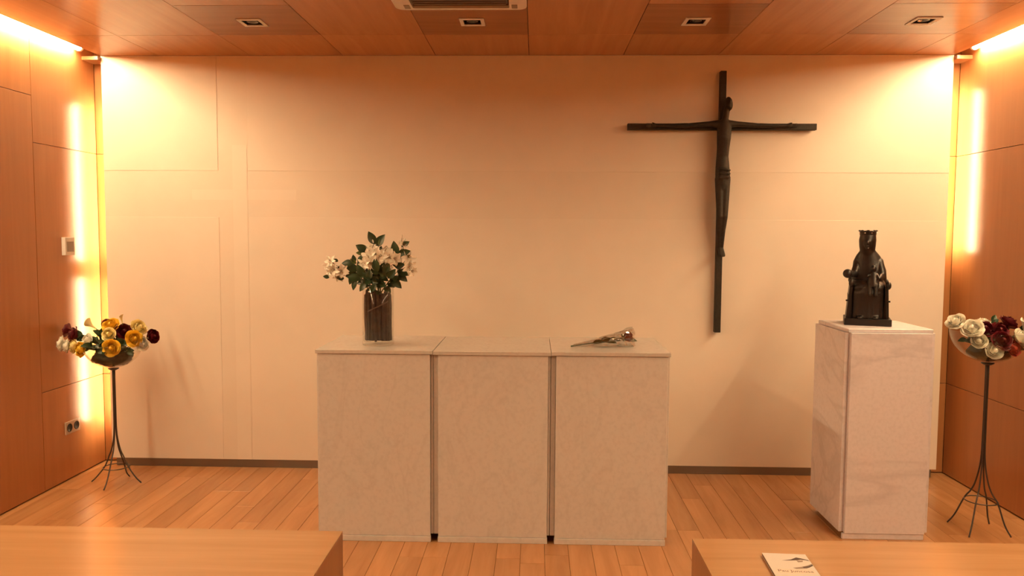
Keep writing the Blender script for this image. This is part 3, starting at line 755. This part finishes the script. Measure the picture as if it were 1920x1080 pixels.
def vp(px, py, dy=0.0):     # photograph position -> point in the bouquet's own plane
    return Vector((-0.83 + (px - 705) * 0.00281, -1.0 + dy, 1.583 - (py - 430) * 0.00281))
rg = random.Random(5)
def flower_stem(name, tip, mid, label, leaves=(), blooms=(), buds=(), extra=0, cat='flower stem', base=None):
    b0 = Vector(base) if base else Vector((VX + rg.uniform(-.02, .02), VY + rg.uniform(-.02, .02), VZ + 0.24))
    root = tag(empty(name, b0), label, cat, 'cut stems in the glass vase')
    pts = bez(b0, mid, tip, 10)
    bm = bmesh.new(); tube(bm, [p - b0 for p in pts], [0.0030 - 0.0016 * i / 10 for i in range(11)], 6); obj('stem', bm, 'stem', root, True)
    for (p, d, s, pale) in leaves:
        o = link('leaf', ME['leaf_pale'] if pale else rg.choice(ME['leaf']), None, root); aim_leaf(o, Vector(p) - b0, d, (rg.uniform(-.4, .4), -1, rg.uniform(-.1, .6)), s)
    for k in range(extra):
        t = rg.uniform(0.38, 0.95); i = int(t * 10); p = pts[i]
        d = Vector((rg.uniform(-1, 1), rg.uniform(-.9, .5), rg.uniform(-.5, .7)))
        o = link('leaf', rg.choice(ME['leaf']), None, root); aim_leaf(o, p - b0, d, (rg.uniform(-.6, .6), -1, rg.uniform(0, .9)), rg.uniform(.75, 1.0))
    for (p, d, s) in blooms:
        p = Vector(p)
        bl = link('bloom', rg.choice(ME['lily']), None, root); aim(bl, p - b0, d, rg.uniform(0, 3)); bl.scale = (s,) * 3
        stn = link('stamen', ME['stamen'], None, bl)
        bm = bmesh.new(); j = pts[7]; tube(bm, bez(j - b0, (j + p) / 2 - b0 + Vector((0, 0, .004)), p - b0, 5), 0.0014, 5); obj('stalk', bm, 'stem', root, True)
    for (p, d, s) in buds:
        p = Vector(p); o = link('bud', ME['bud'], None, root); aim(o, p - b0, d); o.scale = (s,) * 3
        bm = bmesh.new(); j = pts[8]; tube(bm, [j - b0, p - b0], 0.0011, 5); obj('stalk', bm, 'stem', root, True)
D = lambda dx, dz, dy=-0.2: (dx, dy, dz)
flower_stem('leafy_stem', vp(704, 452), vp(706, 500), 'tallest leafy stem rising straight above the glass vase',
    [(vp(702, 458), D(-.38, 1), 1.15, 0), (vp(706, 462), D(.55, .85), 1.2, 0), (vp(708, 460), D(.1, 1), 0.95, 1), (vp(706, 475), D(-.8, .3), .8, 0)], extra=3)
flower_stem('leafy_stem', vp(690, 470), vp(697, 510), 'leafy stem pointing up and outward beside the tallest stem of the vase',
    [(vp(691, 471), D(-.95, .45), 1.15, 0), (vp(684, 474), D(-1, .0), 1.0, 1), (vp(688, 479), D(-.9, -.1), .7, 1)], extra=4)
flower_stem('leafy_stem', vp(672, 485), vp(690, 520), 'leafy stem with two broad dark leaves on the door side of the vase',
    [(vp(670, 492), D(.75, .6), 1.05, 0), (vp(668, 494), D(-.8, .65), .9, 1), (vp(664, 492), D(-.05, 1), .75, 0)], extra=4)
flower_stem('leafy_stem', vp(652, 498), vp(688, 528), 'leafy stem leaning far out towards the flush door with dark leaves',
    [(vp(662, 494), D(-.95, .12), 1.1, 0), (vp(672, 506), D(-.95, .35), 1.15, 0), (vp(668, 512), D(-.95, -.25), 1.1, 0), (vp(662, 518), D(-.55, -.9), .85, 0), (vp(668, 524), D(-.4, -1), .9, 0)], extra=8)
flower_stem('leafy_stem', vp(752, 470), vp(722, 510), 'leafy stem with dark leaves curling upward on the altar-centre side of the vase',
    [(vp(744, 478), D(-.25, 1), 1.2, 0), (vp(746, 476), D(.85, .25), 1.05, 0), (vp(752, 462), D(.75, .5), .8, 0), (vp(748, 456), D(.9, .2), .6, 0)], extra=4)
flower_stem('leafy_stem', vp(748, 512), vp(722, 528), 'leafy stem hanging over the rim of the vase towards the altar centre',
    [(vp(744, 508), D(.95, -.15), 1.15, 0), (vp(746, 514), D(.85, -.5), 1.05, 0), (vp(736, 524), D(.75, -.6), 1.1, 0), (vp(740, 500), D(.9, .3), .9, 0)], extra=8)
flower_stem('leafy_stem', vp(718, 492, -.05), vp(714, 520, -.03), 'leafy stem filling the front middle of the vase bouquet with dark leaves',
    [(vp(712, 508, -.06), D(-.2, 1), 1.15, 0), (vp(724, 510, -.06), D(.45, .9), 1.1, 0), (vp(700, 520, -.06), D(-.7, .6), 1.0, 0), (vp(730, 520, -.05), D(.6, .7), 1.0, 0), (vp(708, 528, -.07), D(-.2, -.6), .8, 0)], extra=12)
flower_stem('leafy_stem', vp(686, 502, -.03), vp(696, 525, -.02), 'leafy stem crowding low over the rim of the vase in front',
    [(vp(688, 516, -.05), D(-.6, .8), 1.15, 0), (vp(680, 522, -.05), D(-.8, .2), 1.1, 0), (vp(696, 522, -.06), D(.1, 1), 1.0, 0), (vp(690, 530, -.06), D(-.5, -.5), .9, 0)], extra=12)
flower_stem('white_flower_stem', vp(628, 500), vp(680, 525), 'white flowered stem reaching furthest out towards the flush door',
    [(vp(618, 519), D(-1, .08), .55, 0), (vp(634, 490), D(-.7, .4), .5, 0), (vp(632, 512), D(-.3, -1), .5, 0), (vp(645, 522), D(-.8, .1), .6, 0), (vp(634, 505), D(.3, 1), .35, 0)],
    [(vp(622, 492), D(-.5, .5, -.8), .85), (vp(628, 504), D(-.4, -.2, -1), .95), (vp(640, 507), D(.2, -.1, -1), .85), (vp(618, 507), D(-.8, -.2, -.7), .7), (vp(634, 518), D(-.1, -.6, -.8), .7)],
    [(vp(611, 497), D(-1, .2), .8), (vp(616, 486), D(-.5, 1), .8)], cat='flower stem')
flower_stem('white_flower_stem', vp(696, 476), vp(703, 515), 'white flowered stem in the middle of the vase bouquet',
    [(vp(694, 492), D(.2, 1), .6, 1)],
    [(vp(698, 466), D(-.1, .7, -.7), .95), (vp(694, 482, -.03), D(-.3, .2, -1), 1.05), (vp(688, 493, -.04), D(-.5, -.1, -1), .9), (vp(704, 478, -.02), D(.2, .3, -1), .9), (vp(700, 492, -.05), D(0, -.1, -1), 1.0)], [(vp(700, 456), D(-.2, 1), .8)])
flower_stem('white_flower_stem', vp(726, 480), vp(714, 512), 'white flowered stem just beside the middle blooms on the altar-centre side',
    [(vp(712, 470), D(.3, 1), .5, 0), (vp(709, 473), D(-.6, .5), .45, 0)],
    [(vp(716, 482, -.03), D(0, .2, -1), .95), (vp(730, 481, -.03), D(.4, .2, -1), 1.05), (vp(738, 484, -.01), D(.7, 0, -.8), .85), (vp(722, 470, 0), D(.1, .7, -.6), .8), (vp(730, 494, -.05), D(.2, -.3, -1), .7)], [(vp(717, 476, -.05), D(0, .2, -1), .5)])
flower_stem('white_flower_stem', vp(765, 488), vp(728, 520), 'pale flowered stem leaning out furthest towards the altar centre',
    [(vp(758, 500), D(.7, -.6), .6, 1), (vp(762, 482), D(.6, .5), .5, 1)],
    [(vp(764, 482), D(.6, .4, -.8), .95), (vp(766, 498), D(.7, -.2, -.8), .95), (vp(756, 460), D(.4, .6, -.8), .75), (vp(770, 506), D(.8, -.3, -.6), .7)], [(vp(753, 446), D(.1, 1), .8), (vp(757, 452), D(.4, .9), .7)])

# ------------------------------------------------------------------ wrapped rose lying on the altar
AZ = AH + 0.0005
wrp = tag(empty('wrapped_rose', (0.35, -1.0, AZ)), 'single dark red rose wrapped in clear cellophane lying on the altar', 'rose')
W = lambda x, y, z: Vector((x - 0.35, y + 1.0, z))
bm = bmesh.new(); tube(bm, [W(0.187, -1.03, 0.006), W(0.27, -1.01, 0.016), (W(0.36, -0.99, 0.028)), W(0.47, -0.97, 0.046)], 0.0036, 7); obj('stem', bm, 'stem', wrp, True)
b = link('bloom', ME['rose_red'][1], None, wrp); aim(b, W(0.466, -0.968, 0.045), (1, 0.08, 0.30)); b.scale = (0.82, 0.82, 1.15)
c_ = link('calyx', ME['calyx'], None, wrp); aim(c_, W(0.463, -0.968, 0.044), (1, 0.08, 0.30))
for p, d, s in ((W(0.30, -1.01, 0.02), (.9, -.2, .22), 1.0), (W(0.34, -1.0, 0.026), (.9, .1, .30), 1.1), (W(0.36, -1.0, 0.03), (.8, -.5, .05), 1.1), (W(0.39, -.98, 0.03), (.9, .35, .1), 1.1), (W(0.47, -.96, 0.03), (1, .3, .06), 1.2)):
    o = link('leaf', ME['leaf'][0], None, wrp); aim_leaf(o, p, d, (0, -.6, 1), s)
bm = bmesh.new(); rg = random.Random(4); rings = []
NR, NK = 22, 26
for i in range(NR):      # crumpled cone of cellophane
    t = i / (NR - 1); cx_, cz_ = 0.20 + 0.315 * t, 0.010 + 0.036 * t
    r_ = 0.008 + 0.052 * t ** 1.1; ring = []
    for k in range(NK):
        a = 2 * math.pi * k / NK
        q = r_ * (1 + (0.22 * noise.noise(Vector((2.2 * math.cos(a), 2.2 * math.sin(a), 5 * t))) + rg.uniform(-.11, .11)) * (0.3 + t))
        z = cz_ + q * math.sin(a) * 0.8; ring.append(bm.verts.new(W(cx_ + rg.uniform(-.006, .006) * t, -1.03 + 0.07 * t + q * 1.35 * math.cos(a), max(0.0008 + rg.uniform(0, .003), z))))
    rings.append(ring)
for a, b_ in zip(rings, rings[1:]):
    for k in range(NK): bm.faces.new((a[k], a[(k + 1) % NK], b_[(k + 1) % NK], b_[k]))
bmesh.ops.triangulate(bm, faces=bm.faces)
obj('cellophane', bm, 'cello', wrp)

# ------------------------------------------------------------------ flower stands with glass bowls
def flower_stand(cx, cy, zt, feet, ring_z, ring_r, label):
    root = tag(empty('flower_stand', (cx, cy, 0)), label, 'flower stand', 'wrought metal flower stands')
    for i, (fx, fy) in enumerate(feet):
        a = math.atan2(fy - cy, fx - cx); q = 0.0062
        top = Vector((q * math.cos(a), q * math.sin(a), zt - 0.012))
        foot = Vector((fx - cx, fy - cy, 0.0042)); dirv = Vector((math.cos(a), math.sin(a), 0))
        L = (foot.xy).length
        prof = [(q, zt - 0.012), (q, zt * 0.6), (q + 0.004, zt * 0.42)]
        k1 = ring_r; prof += [(q + (k1 - q) * 0.30, zt * 0.30), (k1 * 0.62, zt * 0.235), (k1, ring_z), (L * 0.78, ring_z * 0.36), (L, 0.0042)]
        bm = bmesh.new(); pts = [dirv * r + Vector((0, 0, z)) for r, z in prof]
        fine = []
        for j in range(len(pts) - 1):
            p0, p1, p2, p3 = pts[max(j - 1, 0)], pts[j], pts[j + 1], pts[min(j + 2, len(pts) - 1)]
            for t in (0, .25, .5, .75):
                fine.append(0.5 * ((2 * p1) + (p2 - p0) * t + (2 * p0 - 5 * p1 + 4 * p2 - p3) * t * t + (3 * p1 - p0 - 3 * p2 + p3) * t ** 3))
        fine.append(pts[-1])
        for f in fine: f.z = max(f.z, 0.0042)
        tube(bm, fine, 0.0042, 8); obj('leg', bm, 'iron', root, True)
    bm = bmesh.new(); torus(bm, ring_r, 0.003, ring_z, 36, 6); obj('ring', bm, 'iron', root, True)
    bm = bmesh.new(); lathe(bm, [(0, zt - 0.014), (0.016, zt - 0.014), (0.030, zt - 0.006), (0.032, zt - 0.002), (0.0, zt - 0.001)], 24); obj('collar', bm, 'iron', root, True)
    return root
def glass_bowl(cx, cy, zb, r, h, label):
    root = tag(empty('glass_bowl', (cx, cy, zb)), label, 'bowl', 'glass flower bowls')
    prof = []
    n = 14
    for i in range(n + 1):
        a = i / n * R(86); prof.append((r * math.sin(a) / math.sin(R(86)), h * (1 - math.cos(a)) / (1 - math.cos(R(86)))))
    th = 0.004
    bm = bmesh.new(); inner = [(max(0, x - th), z + th) for x, z in prof[::-1]]; inner[0] = (prof[-1][0] - th, prof[-1][1]); inner[-1] = (0, th)
    lathe(bm, prof + [(prof[-1][0] - th / 2, prof[-1][1] + th / 2)] + inner, 48); obj('vessel', bm, 'glass', root, True)
    return root
def rose(p, d, col, label, group, center, size=1.0, kind=0, leaf=True):
    p = Vector(p); d = Vector(d).normalized()
    root = tag(empty('rose', p), label, 'rose', group)
    b = link('bloom', ME['rose_' + col][kind], None, root); aim(b, (0, 0, 0), d, rg.uniform(0, 6)); b.scale = (size * 1.17,) * 3
    c = link('calyx', ME['calyx'], None, root); aim(c, (0, 0, 0), d); c.scale = (size,) * 3
    e = Vector(center) - p
    bm = bmesh.new(); tube(bm, bez(-d * 0.010, -d * min(0.10, e.length * .6), e, 8), 0.0028, 6); obj('stem', bm, 'stem', root, True)
    if leaf:
        o = link('leaf', rg.choice(ME['leaf']), None, root)
        aim_leaf(o, -d * 0.03, d + Vector((rg.uniform(-.9, .9), rg.uniform(-.9, .2), rg.uniform(-.5, .3))), (0, -1, .5), rg.uniform(.6, .85))
    return root
def sprig(p, center, label, group, n=7, s=0.8):
    p = Vector(p); c0 = Vector(center)
    root = tag(empty('foliage_sprig', c0), label, 'foliage', group)
    pts = bez(c0, (c0 + p) / 2 + Vector((0, 0, 0.02)), p, 8)
    bm = bmesh.new(); tube(bm, [q - c0 for q in pts], 0.0022, 6); obj('stem', bm, 'stem', root, True)
    for k in range(n):
        i = min(8, 3 + int(6 * k / n)); d = (pts[min(i + 1, 8)] - pts[i - 1]).normalized() + Vector((rg.uniform(-1, 1), rg.uniform(-.8, .4), rg.uniform(-.5, .7)))
        o = link('leaf', rg.choice(ME['leaf']), None, root); aim_leaf(o, pts[i] - c0, d, (rg.uniform(-.5, .5), -1, .6), s * rg.uniform(.8, 1.1))
def foam(cx, cy, zb, r, h, label):
    bm = bmesh.new()
    ell(bm, (0, 0, 0), (r, r, h), n=24, k=14)
    for v in bm.verts: v.co *= 1 + 0.24 * noise.noise(v.co * 38) - 0.04
    o = obj('floral_moss', bm, 'foam', None, True); o.location = (cx, cy, zb + h + 0.006)
    tag(o, label, 'moss'); return o

rg = random.Random(21)
# stand by the flush door
LX, LY, LZ = -2.598, -0.360, 0.726
flower_stand(LX, LY, LZ, [(-2.764, -0.349), (-2.600, -0.503), (-2.585, -0.234), (-2.446, -0.355)], 0.105, 0.075, 'short wrought metal stand holding the bowl of yellow, red and white roses')
glass_bowl(LX, LY, LZ, 0.172, 0.150, 'clear glass bowl of yellow, red and white roses by the glowing corner')
foam(LX, LY, LZ + 0.004, 0.118, 0.060, 'dark mossy filling inside the bowl of yellow and red roses')
def lp(px, py, dy=0.0): return Vector((-2.601 + (px - 212) * 0.00333, LY + dy, 0.725 - (py - 690) * 0.00330))
lc = (LX, LY, LZ + 0.075)
gl = 'roses in the bowl by the flush door'
for px, py, dy, col, kind, size, lab in (
        (130, 620, 0.0, 'red', 1, 1.05, 'dark red rose furthest out over the side nearest the flush door'),
        (151, 627, -.05, 'red', 0, 1.1, 'dark red rose second from the flush door side of the yellow rose bowl'),
        (189, 606, .06, 'red', 1, .7, 'small red rose peeking out behind the yellow roses at the back of the bowl'),
        (235, 622, .0, 'red', 0, 1.1, 'dark red rose between the yellow roses on the cream wall side of the bowl'),
        (287, 630, .0, 'red', 1, 1.05, 'dark red rose furthest out over the cream wall side of the yellow rose bowl'),
        (127, 643, -.05, 'white', 0, 1.0, 'white rose furthest out under the dark red rose by the door wall'),
        (142, 646, -.08, 'white', 0, .9, 'white rose second out on the door side of the yellow rose bowl'),
        (179, 636, -.07, 'white', 0, .95, 'white rose directly above a yellow rose on the door half of the bowl'),
        (272, 643, -.03, 'white', 0, .95, 'white rose hanging below the outermost yellow rose on the cream wall side'),
        (157, 646, -.09, 'cream', 0, .95, 'pale yellow rose beside the white roses low on the door side of the bowl'),
        (175, 650, -.12, 'yellow', 0, 1.0, 'yellow rose low at the front on the door half of the bowl'),
        (211, 611, .0, 'yellow', 0, 1.15, 'large yellow rose at the top middle of the bowl'),
        (216, 624, -.06, 'cream', 0, .9, 'pale yellow rose just under the large top yellow rose'),
        (232, 646, -.13, 'yellow', 0, 1.1, 'round yellow rose facing the room at the front of the bowl'),
        (257, 615, .03, 'cream', 0, 1.1, 'pale yellow rose standing high on the cream wall side of the bowl'),
        (262, 632, -.06, 'yellow', 0, 1.1, 'yellow rose in front of the high pale rose on the cream wall side')):
    p = lp(px, py, dy); d = (p - Vector(lc)); d.z *= 0.55; d.y -= 0.10
    rose(p - d.normalized() * .018, d, col, lab, gl, lc, size, kind)
for px, py, dy, lab in ((200, 625, -.04, 'leafy sprig in the middle of the yellow rose bowl'), (208, 640, -.12, 'leafy sprig at the front centre of the yellow rose bowl'), (222, 652, -.13, 'leafy sprig low under the round yellow rose'), (246, 640, -.08, 'leafy sprig on the cream wall side of the yellow rose bowl'), (165, 630, -.05, 'leafy sprig on the door side of the yellow rose bowl'), (190, 645, -.12, 'leafy sprig beside the low front yellow rose'), (250, 655, -.06, 'leafy sprig trailing over the rim on the cream wall side'), (215, 630, .08, 'leafy sprig at the back of the yellow rose bowl')):
    sprig(lp(px, py, dy), lc, lab, 'leafy sprigs in the bowl by the flush door', 12, .9)
# two slim pale lilies
def lily(p, d, label, s, opened):
    p = Vector(p); root = tag(empty('pale_lily', p), label, 'lily', 'pale lilies in the bowl by the flush door')
    bm = bmesh.new()
    for k in range(1):
        def fn(u, v):
            a = u * 2.6; rr = 0.004 + 0.022 * opened * v ** 2.2 * (1 + .5 * math.cos(a)); return (rr * math.cos(a), rr * math.sin(a), 0.058 * v + 0.012 * v * math.cos(a))
        sheet(bm, fn, 14, 7)
    me = finish(bm, 'spathe', 'petal_cream'); o = link('spathe', me, None, root); aim(o, (0, 0, 0), d, 0.8); o.scale = (s,) * 3
    bm = bmesh.new(); tube(bm, bez((0, 0, 0), -Vector(d).normalized() * .07, Vector(lc) - p, 8), 0.0024, 6); obj('stem', bm, 'stem', root, True)
lily(lp(182, 616, .0), (-.75, -.1, .55), 'pale yellow lily spreading open at the top of the bowl on the door side', 1.0, 1.0)
lily(lp(232, 606, .0), (-.15, -.1, 1), 'slim pale lily bud standing highest above the yellow roses', .8, .55)

# stand behind the pedestal
RX, RY, RZ = 2.377, -0.910, 0.905
flower_stand(RX, RY, RZ, [(2.265, -0.801), (2.263, -1.017), (2.482, -0.815), (2.484, -1.007)], 0.165, 0.078, 'tall wrought metal stand holding the bowl of white and dark red roses')
glass_bowl(RX, RY, RZ, 0.184, 0.165, 'clear glass bowl of white and dark red roses beside the pedestal')
foam(RX, RY, RZ + 0.004, 0.105, 0.042, 'dark mossy filling inside the bowl of white and red roses')
def rp_(px, py, dy=0.0): return Vector((2.378 + (px - 1852) * 0.00287, RY + dy, 0.903 - (py - 680) * 0.00282))
rc = (RX, RY, RZ + 0.05)
gr = 'roses in the bowl beside the pedestal'
for px, py, dy, col, kind, size, lab in (
        (1788, 603, -.02, 'white', 0, 1.05, 'white rose furthest out over the pedestal side of the bowl'),
        (1808, 614, -.07, 'white', 0, 1.15, 'large white rose second from the pedestal on the bowl rim'),
        (1819, 636, -.08, 'white', 1, .95, 'white rose tucked inside the glass on the pedestal side'),
        (1842, 652, -.10, 'white', 1, 1.05, 'white rose lowest in the glass bowl at the front'),
        (1847, 609, .05, 'white', 0, .85, 'white rose at the back behind the dark red ones'),
        (1857, 606, .08, 'white', 1, .8, 'small white rosebud at the very back of the bowl, above the dark red roses'),
        (1888, 629, -.09, 'white', 1, 1.1, 'oval white rose at the front of the bowl near the picture edge'),
        (1898, 636, -.06, 'white', 0, .9, 'white rose just behind the oval white one near the picture edge'),
        (1916, 614, -.02, 'white', 0, 1.2, 'largest white rose, cut by the picture edge'),
        (1836, 616, -.04, 'red', 0, 1.05, 'dark red rose nearest the pedestal in the bowl'),
        (1859, 619, -.05, 'red', 0, 1.05, 'dark red rose at the top middle of the white rose bowl'),
        (1854, 634, -.10, 'red', 0, 1.1, 'dark red rose in the centre front of the white rose bowl'),
        (1892, 608, .03, 'red', 0, 1.15, 'dark red rose highest in the bowl towards the picture edge'),
        (1876, 614, .02, 'red', 1, .85, 'small dark red rose between the two tallest dark red ones'),
        (1874, 648, -.10, 'coral', 1, 1.0, 'single coral red rose low inside the glass bowl')):
    p = rp_(px, py, dy); d = (p - Vector((RX, RY, RZ + 0.02))); d.y -= 0.10
    rose(p - d.normalized() * .020, d, col, lab, gr, rc, size, kind)
for px, py, dy, lab in ((1868, 606, .06, 'leafy sprig rising at the back of the white rose bowl'), (1836, 632, -.06, 'leafy sprig between the inner white roses near the pedestal'), (1866, 634, -.07, 'leafy sprig beside the centre dark red rose'), (1802, 634, -.05, 'leafy sprig pressed against the glass on the pedestal side'), (1880, 640, -.05, 'leafy sprig under the oval white rose'), (1900, 650, -.03, 'leafy sprig low in the bowl towards the picture edge')):
    sprig(rp_(px, py, dy), rc, lab, 'leafy sprigs in the bowl beside the pedestal', 8, .75)
